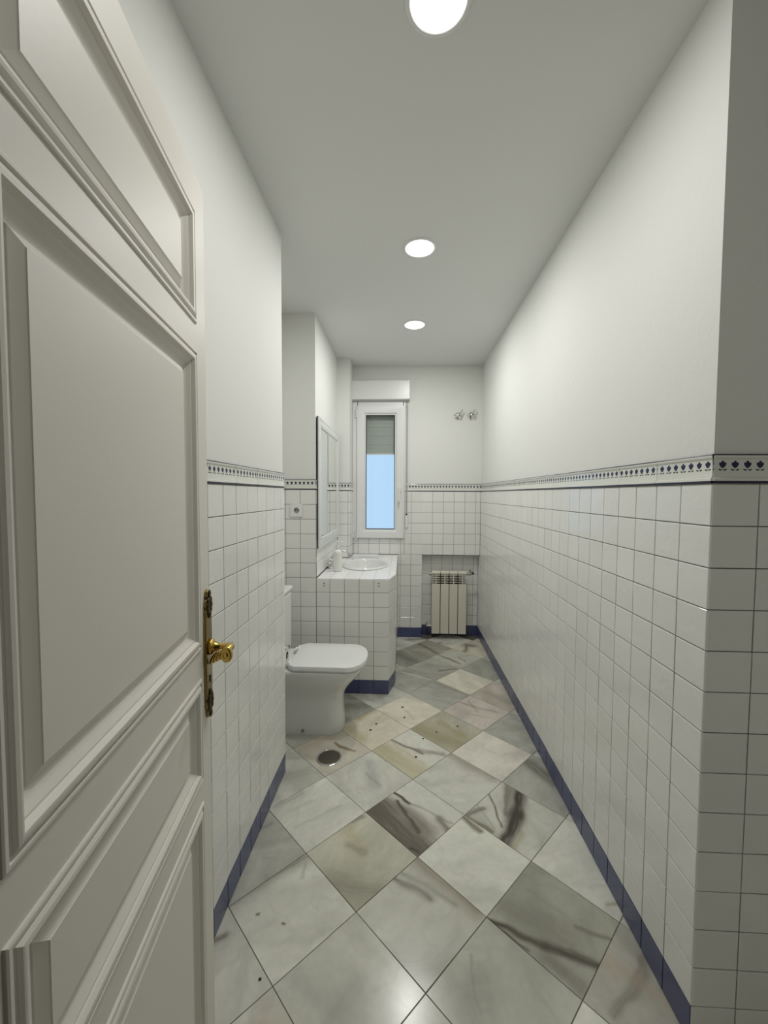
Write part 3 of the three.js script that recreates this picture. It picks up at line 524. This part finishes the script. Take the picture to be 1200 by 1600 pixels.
  for (const [x, y] of [[-0.545, 0.776], [-0.545, 0.758], [-0.164, 0.781], [-0.164, 0.761]]) { const h = cyl(0.0042, 0.0042, 0.002, 12); h.rotateX(Math.PI / 2); const m = mesh('screw_hole', h, M.black, v); m.position.set(x, y, -(DV - PROUD - 0.0004)).sub(v.position); }
}
// basin let into the counter
{
  const b = group('wash_basin', BAX, COUNTER, BAD); tag(b, 'oval white ceramic basin set into the tiled counter', 'basin');
  const bowl = lathe([[0.90, -0.004], [0.995, 0.0015], [1.0, 0.006], [0.985, 0.0125], [0.95, 0.0155], [0.915, 0.0145], [0.885, 0.008], [0.86, -0.006], [0.82, -0.040], [0.74, -0.080], [0.60, -0.115], [0.40, -0.135], [0.18, -0.142], [0.0001, -0.143]], 64);
  bowl.scale(BRX, 1, BRD); bowl.computeVertexNormals(); const bm = M.ceramic.clone(); bm.side = THREE.DoubleSide; mesh('bowl', bowl, bm, b);
  mesh('back_ledge', rbox(0.235, 0.042, 0.06, 0.008, -0.025, 0.022, -0.292), M.ceramic, b);
  mesh('drain', lathe([[0.0001, -0.139], [0.016, -0.1385], [0.021, -0.1395], [0.022, -0.1425]].reverse(), 24), M.chrome, b);
}
// tap: chrome two-handle mixer by the mirror wall
{
  const t = group('basin_tap', -0.570, COUNTER + 0.0005, 3.12); tag(t, 'chrome two-handle basin tap half behind the soap bottle', 'tap');
  mesh('base', lathe([[0.0001, 0], [0.026, 0], [0.026, 0.006], [0.020, 0.012], [0.016, 0.03], [0.018, 0.05], [0.020, 0.06], [0.013, 0.072], [0.0001, 0.074]], 24), M.chrome, t);
  mesh('spout', tube([[0, 0.055, 0], [0.025, 0.105, -0.01], [0.075, 0.128, -0.025], [0.130, 0.118, -0.038], [0.150, 0.082, -0.041]], 0.0095, 28, 12), M.chrome, t);
  for (const s of [-1, 1]) {
    const h = mesh('handle', merge([cyl(0.008, 0.008, 0.04, 12).rotateX(Math.PI / 2).translate(0, 0.045, s * 0.028), new THREE.SphereGeometry(0.013, 14, 10).translate(0, 0.045, s * 0.05), ...[0, 1].map(k => cyl(0.0055, 0.0055, 0.052, 10).rotateZ(k * Math.PI / 2).translate(0, 0.045, s * 0.052))]), M.chrome, t);
    for (let k = 0; k < 4; k++) { const a = k * Math.PI / 2; mesh('knob', new THREE.SphereGeometry(0.0085, 10, 8).translate(Math.cos(a) * 0.028, 0.045 + Math.sin(a) * 0.028, s * 0.052), M.chrome, h); }
  }
}
{
  const s = group('soap_dispenser', -0.492, COUNTER + 0.0005, 2.985); tag(s, 'white pump soap bottle standing on the counter before the mirror', 'soap bottle');
  mesh('bottle', lathe([[0.0001, 0], [0.029, 0], [0.032, 0.004], [0.0335, 0.02], [0.0335, 0.138], [0.031, 0.152], [0.022, 0.162], [0.0135, 0.167], [0.0135, 0.174], [0.0001, 0.174]], 36), M.bottle, s);
  mesh('pump', merge([cyl(0.0155, 0.0155, 0.02, 24).translate(0, 0.182, 0), cyl(0.006, 0.006, 0.03, 14).translate(0, 0.205, 0), rbox(0.022, 0.012, 0.022, 0.004, 0, 0.224, 0), tube([[0, 0.225, 0], [0.02, 0.227, 0.004], [0.034, 0.224, 0.008], [0.039, 0.217, 0.009]], 0.0045, 14, 8)]), M.seatPlastic, s);
}

// ------------------------------------------------------------ mirror on the side wall
{
  const g = group('wall_mirror_frame', XM + PROUD + 0.001, 1.472, 3.168, Math.PI / 2); g.name = 'framed_mirror';
  tag(g, 'tall mirror with a pale grooved frame above the washstand', 'mirror');
  const w = 0.842, h = 0.915;
  mesh('backing', new THREE.BoxGeometry(w + 0.002, h + 0.002, 0.008).translate(0, 0, 0.004), M.gasket, g);
  const fm = std(lin(0.74, 0.77, 0.75), { roughness: 0.18 });
  mesh('frame', frameLoops(w, h, [[0, 0.005], [0, 0.016], [0.003, 0.019], [0.016, 0.019], [0.018, 0.0165], [0.0205, 0.0165], [0.023, 0.020], [0.052, 0.020], [0.055, 0.0165], [0.058, 0.0165], [0.060, 0.019], [0.066, 0.018], [0.070, 0.011]], false), fm, g);
  const beads = [], bg = new THREE.BoxGeometry(0.006, 0.013, 0.003);
  for (let y = -h / 2 + 0.08; y < h / 2 - 0.08; y += 0.022) for (const s of [-1, 1]) beads.push(bg.clone().translate(s * (w / 2 - 0.0565), y, 0.0185));
  for (let x = -w / 2 + 0.08; x < w / 2 - 0.08; x += 0.022) for (const s of [-1, 1]) beads.push(bg.clone().rotateZ(Math.PI / 2).translate(x, s * (h / 2 - 0.0565), 0.0185));
  const bm = mesh('bead_trim', merge(beads), M.pvc, g); bm.userData.kind = 'stuff';
  mesh('glass', frameLoops(w - 0.138, h - 0.138, [[0, 0.0095], [0.001, 0.0105], [0.012, 0.0112]], true, 0.01), M.mirror, g);
}

// ------------------------------------------------------------ window
{
  const w = structure(group('window_1', (FX0 + FX1) / 2, FY0, DB), 'narrow white window with a pane full of pale blue daylight');
  const cx = (FX0 + FX1) / 2, fw = FX1 - FX0, L = (x0, x1, y0, y1, z0, z1) => { const g = rbox(x1 - x0, y1 - y0, z1 - z0, 0.003, (x0 + x1) / 2 - cx, (y0 + y1) / 2 - FY0, (z0 + z1) / 2, 1); return g; };
  // z toward the viewer is +z
  const SX0 = -0.447, SX1 = 0.002, SY0 = 0.972, SY1 = 2.235, GX0 = -0.360, GX1 = -0.066, GY0 = 1.054, GY1 = 2.156;
  mesh('frame', merge([L(FX0, SX0 + 0.012, FY0, FY1, -0.05, 0.018), L(SX1 - 0.012, FX1, FY0, FY1, -0.05, 0.018), L(SX0, SX1, SY1 - 0.012, FY1, -0.05, 0.018), L(SX0, SX1, FY0, SY0 + 0.02, -0.05, 0.010)]), M.pvc, w);
  const sw = SX1 - SX0, shh = SY1 - SY0, scx = (SX0 + SX1) / 2 - cx, scy = (SY0 + SY1) / 2 - FY0, ins = (GX0 - SX0);
  const sash = mesh('sash', frameLoops(sw, shh, [[0, -0.03], [0, 0.030], [0.003, 0.034], [0.058, 0.034], [0.068, 0.030], [0.076, 0.018], [ins - 0.002, 0.016], [ins - 0.001, -0.03]], false), M.pvc, w); sash.position.set(scx, scy, 0);
  mesh('gasket', frameLoops(sw - 2 * ins + 0.004, shh - 2 * ins + 0.004, [[0, 0.017], [0.006, 0.0165], [0.0065, 0.002]], false), M.gasket, sash);
  mesh('pane', new THREE.PlaneGeometry(GX1 - GX0 + 0.006, GY1 - GY0 + 0.006).translate(0, 0, 0.004), M.clear, sash);
  const hd = mesh('handle', merge([rbox(0.026, 0.065, 0.012, 0.004, 0, 0, 0.006), rbox(0.020, 0.022, 0.035, 0.006, 0, 0.005, 0.025), rbox(0.019, 0.135, 0.013, 0.006, 0, -0.05, 0.042).rotateZ(-0.07)]), M.pvc, sash); hd.position.set(SX1 - 0.036 - (SX0 + SX1) / 2, 1.44 - (SY0 + SY1) / 2, 0.034);
  for (const y of [2.165, 0.995]) mesh('hinge', merge([cyl(0.0075, 0.0075, 0.07, 14), cyl(0.0085, 0.0085, 0.008, 14).translate(0, 0.034, 0), cyl(0.0085, 0.0085, 0.008, 14).translate(0, -0.034, 0)]).translate(SX0 - cx - 0.008, y - FY0, 0.026), M.pvc, w);
  // roller shutter slats, half lowered between the panes and the outside
  for (let k = 0; k < 12; k++) { const y = 1.792 + k * 0.042; mesh('shutter_slat', rbox(0.455, 0.0445, 0.008, 0.0035, (WX0 + WX1) / 2 - cx, y + 0.020 - FY0, -0.052 - (k % 2) * 0.003, 1), M.shutter, w); }
  mesh('bottom_slat', rbox(0.455, 0.014, 0.011, 0.004, (WX0 + WX1) / 2 - cx, 1.784 - FY0, -0.052, 1), M.pvc, w);
}
{
  const b = group('shutter_box', -0.222, 2.288, DB); tag(b, 'white roller shutter box above the window', 'shutter box');
  mesh('cover', rbox(0.556, 0.178, 0.06, 0.006, 0, 0.089, 0.0305), M.pvc, b);
  mesh('lip', rbox(0.54, 0.010, 0.05, 0.003, -0.004, -0.0045, 0.0265), M.shutter, b);
}
{
  const s = group('shutter_strap', 0.032, 1.07, DB); tag(s, 'grey shutter strap with winder hanging right of the window', 'strap');
  mesh('strap', new THREE.BoxGeometry(0.013, 1.06, 0.0015).translate(0, 0.65, 0.014), M.strap, s);
  mesh('winder', rbox(0.022, 0.125, 0.016, 0.005, 0, 0.065, 0.0138), M.pvc, s);
  mesh('slot', rbox(0.016, 0.014, 0.004, 0.0015, 0, 0.132, 0.022), M.black, s);
}

// ------------------------------------------------------------ radiator in the niche
{
  const X0 = 0.278, X1 = 0.612, n = 4, w = (X1 - X0) / n, y0 = 0.055, y1 = 0.665, DF = 3.812;
  const r = group('radiator', (X0 + X1) / 2, y0, DF + 0.045); tag(r, 'cream four section radiator in the tiled niche', 'radiator');
  const q = (x, y, d) => [x - (X0 + X1) / 2, y - y0, -(d - DF - 0.045)];
  const bb = (xa, xb, ya, yb, da, db, rad = 0.002) => { const a = q((xa + xb) / 2, (ya + yb) / 2, (da + db) / 2); return rbox(xb - xa, yb - ya, db - da, Math.min(rad, (xb - xa) / 2.2, (yb - ya) / 2.2, (db - da) / 2.2), ...a, 1); };
  for (let k = 0; k < n; k++) {
    const a = X0 + k * w, b = a + w, m = (a + b) / 2, L = [];
    L.push(bb(a + 0.003, b - 0.003, y0, 0.540, DF, DF + 0.006, 0.003));                 // front plate
    L.push(bb(m - 0.011, m + 0.011, y0 + 0.02, 0.535, DF + 0.006, DF + 0.085, 0.004));
    L.push(bb(m - 0.009, m + 0.009, 0.535, 0.635, DF + 0.045, DF + 0.08, 0.004));   // water column
    L.push(bb(a + 0.006, b - 0.006, y0 + 0.02, 0.53, DF + 0.080, DF + 0.085));
    L.push(bb(a + 0.004, b - 0.004, y0 + 0.02, y0 + 0.06, DF + 0.03, DF + 0.075, 0.01));
    const hdr = cyl(0.020, 0.020, w - 0.006, 18); hdr.rotateZ(Math.PI / 2); hdr.translate(...q(m, 0.643, DF + 0.022)); L.push(hdr);
    for (let j = 0; j < 4; j++) L.push(bb(a + 0.004, b - 0.004, 0.553 + j * 0.0205, 0.5585 + j * 0.0205, DF + 0.004 + j * 0.002, DF + 0.06));
    L.push(bb(m - 0.0045, m + 0.0045, 0.54, 0.632, DF + 0.001, DF + 0.01));
    mesh('section', merge(L), M.radiator, r);
    if (k) { const gsk = mesh('joint', bb(a - 0.0028, a + 0.0028, y0 + 0.02, 0.64, DF + 0.012, DF + 0.08), M.black, r); }
  }
  const plug = cyl(0.017, 0.017, 0.022, 14); plug.rotateZ(Math.PI / 2); plug.translate(...q(X0 - 0.012, 0.633, DF + 0.022)); mesh('plug', plug, M.steel, r);
  const vb = cyl(0.012, 0.012, 0.03, 14); vb.rotateZ(Math.PI / 2); vb.translate(...q(X1 + 0.014, 0.634, DF + 0.022));
  const valve = mesh('valve', merge([vb, new THREE.SphereGeometry(0.014, 14, 10).translate(...q(X1 + 0.034, 0.634, DF + 0.022)), cyl(0.008, 0.008, 0.05, 12).translate(...q(X1 + 0.034, 0.655, DF + 0.022))]), M.steel, r);
  mesh('knob', cyl(0.012, 0.014, 0.02, 14).rotateZ(-0.9).translate(...q(X1 + 0.058, 0.642, DF + 0.022)), M.gasket, valve);
  const lb = cyl(0.012, 0.012, 0.04, 14); lb.rotateZ(Math.PI / 2); lb.translate(...q(X0 - 0.016, 0.115, DF + 0.05));
  mesh('lower_valve', merge([lb, new THREE.SphereGeometry(0.014, 14, 10).translate(...q(X0 - 0.038, 0.115, DF + 0.05)), cyl(0.009, 0.009, 0.076, 12).rotateX(Math.PI / 2).translate(...q(X0 - 0.038, 0.115, DF + 0.093))]), M.steel, r);
  mesh('rear_fin', bb(X0 + 0.004, X1 - 0.004, 0.545, 0.625, DF + 0.0805, DF + 0.0835), M.radiator, r);
  mesh('bracket', merge([bb(X0 + 0.09, X0 + 0.12, 0.58, 0.61, DF + 0.06, NICHE_D - 0.0055), bb(X1 - 0.12, X1 - 0.09, 0.58, 0.61, DF + 0.06, NICHE_D - 0.0055)]), M.steel, r);
}

// ------------------------------------------------------------ pair of chrome stop valves high on the end wall
[[0.516, 2.138, 'chrome stop valve high on the end wall, the left of two', -0.75], [0.642, 2.143, 'chrome stop valve high on the end wall, nearest the right wall', 0.2]].forEach(([x, y, label, ang]) => {
  const g = group('stop_valve', x, y, DB); tag(g, label, 'valve', 'chrome stop valves on the end wall');
  mesh('rosette', lathe([[0.0001, 0], [0.034, 0], [0.034, 0.003], [0.028, 0.010], [0.014, 0.014], [0.0001, 0.014]], 28).rotateX(Math.PI / 2), M.chrome, g);
  mesh('stem', lathe([[0.0001, 0.012], [0.0135, 0.012], [0.0135, 0.03], [0.016, 0.034], [0.016, 0.05], [0.011, 0.056], [0.0001, 0.057]], 20).rotateX(Math.PI / 2), M.chrome, g);
  const h = mesh('handle', merge([tube([[-0.038, -0.006, 0.046], [-0.012, 0.004, 0.05], [0.01, 0.022, 0.05], [0.022, 0.05, 0.046]], 0.0062, 18, 8), new THREE.SphereGeometry(0.010, 12, 8).translate(-0.039, -0.007, 0.046), new THREE.SphereGeometry(0.008, 12, 8).translate(0.023, 0.053, 0.046)]), M.chrome, g);
  h.rotation.z = ang * 0.2;
  mesh('cap', cyl(0.006, 0.006, 0.003, 14).rotateX(Math.PI / 2).translate(0, 0, 0.0585), M.black, g);
});

// ------------------------------------------------------------ socket
{
  const g = group('wall_socket', -0.734, 1.280, DV - PROUD); tag(g, 'white square wall socket beside the mirror', 'socket');
  const pl = new THREE.Shape(); const s = 0.0415, r = 0.006; pl.moveTo(-s + r, -s); pl.lineTo(s - r, -s); pl.quadraticCurveTo(s, -s, s, -s + r); pl.lineTo(s, s - r); pl.quadraticCurveTo(s, s, s - r, s); pl.lineTo(-s + r, s); pl.quadraticCurveTo(-s, s, -s, s - r); pl.lineTo(-s, -s + r); pl.quadraticCurveTo(-s, -s, -s + r, -s);
  const ho = new THREE.Path(); ho.absarc(0, 0, 0.021, 0, Math.PI * 2, true); pl.holes.push(ho);
  mesh('plate', new THREE.ExtrudeGeometry(pl, { depth: 0.007, bevelEnabled: true, bevelThickness: 0.002, bevelSize: 0.002, bevelSegments: 2, curveSegments: 28 }).translate(0, 0, 0.0022), M.pvc, g);
  const well = mesh('well', lathe([[0.021, 0.009], [0.0195, 0.001], [0.0001, 0.001]].reverse(), 28).rotateX(Math.PI / 2), std(lin(0.32, 0.32, 0.31), { roughness: 0.4, side: THREE.DoubleSide }), g);
  for (const x of [-0.0095, 0.0095]) mesh('pin_hole', cyl(0.003, 0.003, 0.002, 10).rotateX(Math.PI / 2).translate(x, 0, 0.0022), M.black, well);
  for (const y of [-0.0185, 0.0185]) mesh('earth_clip', rbox(0.006, 0.004, 0.006, 0.001, 0, y, 0.005, 1), M.black, well);
}

// ------------------------------------------------------------ toilet
{
  const ZC = 2.345, X0 = XREC + PROUD + 0.0015;
  const t = group('toilet', -0.55, 0, ZC); tag(t, 'white toilet with closed lid behind the left partition', 'toilet');
  // D-shaped outlines, x forward (toward the corridor)
  const outline = (xb, xf, hw, n = 40, pw = 2.3, taper = 0.86, nose = 1.15) => {   // closed loop of [x, z]
    const P = [], xc = xf - Math.min(hw * nose, (xf - xb) * 0.6);
    for (let k = 0; k <= n; k++) { const a = -Math.PI / 2 + Math.PI * k / n, c = Math.cos(a), s = Math.sin(a); P.push([xc + (xf - xc) * Math.sign(c) * Math.pow(Math.abs(c), 2 / pw), hw * Math.sign(s) * Math.pow(Math.abs(s), 2 / pw)]); }
    for (let k = 1; k < 6; k++) P.push([xc + (xb - xc) * k / 5.6, hw * (1 - 0.015 * k / 6)]);
    P.push([xb, hw * taper]); for (let k = 1; k < 6; k++) P.push([xb, hw * taper * (1 - k / 3)]); P.push([xb, -hw * taper]);
    for (let k = 5; k >= 1; k--) P.push([xc + (xb - xc) * k / 5.6, -hw * (1 - 0.015 * k / 6)]);
    return P;
  };
  const loft = (secs, capB = true, capT = true) => {
    const pos = [], idx = [], n = secs[0].p.length;
    secs.forEach(s => s.p.forEach(([x, z]) => pos.push(x + 0.55, s.y, -z)));
    for (let l = 0; l + 1 < secs.length; l++) for (let k = 0; k < n; k++) { const m = (k + 1) % n, a = l * n + k, b = l * n + m, c = a + n, d = b + n; idx.push(a, b, d, a, d, c); }
    const cap = (l, flip) => { const s = secs[l]; let cx = 0, cz = 0; s.p.forEach(p => { cx += p[0]; cz += p[1]; }); const i0 = pos.length / 3; pos.push(cx / n + 0.55, s.y, -cz / n); for (let k = 0; k < n; k++) { const m = (k + 1) % n; flip ? idx.push(i0, l * n + m, l * n + k) : idx.push(i0, l * n + k, l * n + m); } };
    if (capB) cap(0, true); if (capT) cap(secs.length - 1, false);
    let g = new THREE.BufferGeometry(); g.setAttribute('position', new THREE.Float32BufferAttribute(pos, 3)); g.setIndex(idx);
    g = g.toNonIndexed(); g.computeVertexNormals(); g = toCreasedNormals(g, 0.7); return uvMetres(g);
  };
  const S = (y, xb, xf, hw, pw, tp, ns) => ({ y, p: outline(xb, xf, hw, 40, pw, tp, ns) });
  mesh('bowl', loft([S(0, -0.80, -0.343, 0.118, 2.6, 1), S(0.012, -0.80, -0.338, 0.120, 2.6, 1), S(0.05, -0.80, -0.345, 0.116, 2.6, 1), S(0.14, -0.80, -0.350, 0.112, 2.6, 1), S(0.19, -0.80, -0.350, 0.113, 2.5, 1), S(0.225, -0.80, -0.340, 0.119, 2.4, 1), S(0.26, -0.80, -0.318, 0.132, 2.35, 1), S(0.295, -0.80, -0.288, 0.149, 2.3, 0.98, 1.0), S(0.33, -0.80, -0.256, 0.163, 2.3, 0.98, 0.9), S(0.36, -0.80, -0.233, 0.172, 2.3, 0.96, 0.8), S(0.382, -0.80, -0.221, 0.176, 2.3, 0.96, 0.72), S(0.390, -0.80, -0.220, 0.176, 2.3, 0.96, 0.72), S(0.394, -0.80, -0.224, 0.173, 2.3, 0.96, 0.72)]), M.ceramic, t);
  mesh('seat', loft([S(0.3955, -0.640, -0.216, 0.172, 2.2, 0.85, 0.72), S(0.397, -0.642, -0.212, 0.175, 2.2, 0.85, 0.72), S(0.4015, -0.642, -0.212, 0.175, 2.2, 0.85, 0.72), S(0.4025, -0.640, -0.214, 0.173, 2.2, 0.85, 0.72)]), M.seatPlastic, t);
  mesh('lid', loft([S(0.4035, -0.642, -0.211, 0.176, 2.2, 0.82, 0.68), S(0.405, -0.645, -0.206, 0.180, 2.2, 0.82, 0.68), S(0.426, -0.645, -0.206, 0.180, 2.2, 0.82, 0.68), S(0.4292, -0.643, -0.2075, 0.1785, 2.2, 0.82, 0.68), S(0.4305, -0.640, -0.211, 0.175, 2.2, 0.82, 0.68), S(0.4312, -0.55, -0.30, 0.10, 2.2, 0.82, 0.68)]), M.seatPlastic, t);
  for (const s of [-1, 1]) mesh('hinge', merge([rbox(0.042, 0.020, 0.05, 0.006, -0.105, 0.4135, s * 0.105), cyl(0.009, 0.009, 0.06, 14).rotateX(Math.PI / 2).translate(-0.100, 0.423, s * 0.105)]), M.seatPlastic, t);
  const cw = 0.375, cx0 = X0 + 0.55, cx1 = -0.716 + 0.55;
  mesh('cistern', rbox(cx1 - cx0, 0.385, cw, 0.028, (cx0 + cx1) / 2, 0.585, 0, 4), M.ceramic, t);
  const cl = mesh('cistern_lid', rbox(cx1 - cx0 + 0.008, 0.026, cw + 0.012, 0.011, (cx0 + cx1) / 2 + 0.002, 0.7905, 0, 3), M.ceramic, t);
  mesh('flush_button', cyl(0.022, 0.02, 0.008, 24).translate((cx0 + cx1) / 2, 0.8065, 0), M.chrome, cl);
  mesh('fixing_cap', cyl(0.009, 0.009, 0.006, 16).rotateX(Math.PI / 2).translate(-0.575 + 0.55 + 0.004, 0.028, 0.121), M.steel, t);
}
{
  const g = group('toilet_roll_holder', -0.640, 0.566, DL + PROUD); tag(g, 'chrome toilet roll holder on the end of the left partition', 'roll holder');
  mesh('bracket', merge([rbox(0.05, 0.05, 0.006, 0.002, 0, 0.03, -0.0042), tube([[0, 0.03, -0.004], [0, 0.03, -0.04], [0, 0.012, -0.066]], 0.005, 14, 8), cyl(0.006, 0.006, 0.12, 12).rotateZ(Math.PI / 2).translate(0, 0, -0.066)]), M.chrome, g);
  const cover = []; for (let k = 0; k < 9; k++) { const a = 1.15 + k * 0.2; cover.push(new THREE.BoxGeometry(0.112, 0.0018, 0.0115).rotateX(-a + Math.PI / 2).translate(0, Math.sin(a) * 0.051, -0.066 + Math.cos(a) * 0.051)); }
  mesh('cover', merge(cover), M.chrome, g);
  const r = group('toilet_roll', -0.640, 0.566, DL + PROUD + 0.066); tag(r, 'white toilet paper roll peeking past the partition edge', 'toilet roll');
  mesh('paper', lathe([[0.020, -0.05], [0.045, -0.05], [0.0465, -0.048], [0.0465, 0.048], [0.045, 0.05], [0.020, 0.05], [0.020, -0.05]], 36).rotateZ(Math.PI / 2), M.paper, r);
  mesh('core', lathe([[0.0195, 0.0485], [0.0195, -0.0485], [0.017, -0.0485], [0.017, 0.0485], [0.0195, 0.0485]], 24).rotateZ(Math.PI / 2), std(lin(0.12, 0.09, 0.06), { roughness: 0.9 }), r);
}
// floor drain
{
  const g = group('floor_drain', -0.382, 0, 2.040); tag(g, 'round dark steel drain cover in the floor before the toilet', 'drain');
  mesh('rim', lathe([[0.057, 0.0003], [0.058, 0.004], [0.063, 0.0045], [0.067, 0.0025], [0.0675, 0.0003]].reverse(), 48), M.chrome, g);
  mesh('cover', lathe([[0.058, 0.0005], [0.058, 0.0035], [0.054, 0.0042], [0.0001, 0.0046]], 48), M.drain, g);
}
renderer.render(scene, camera);
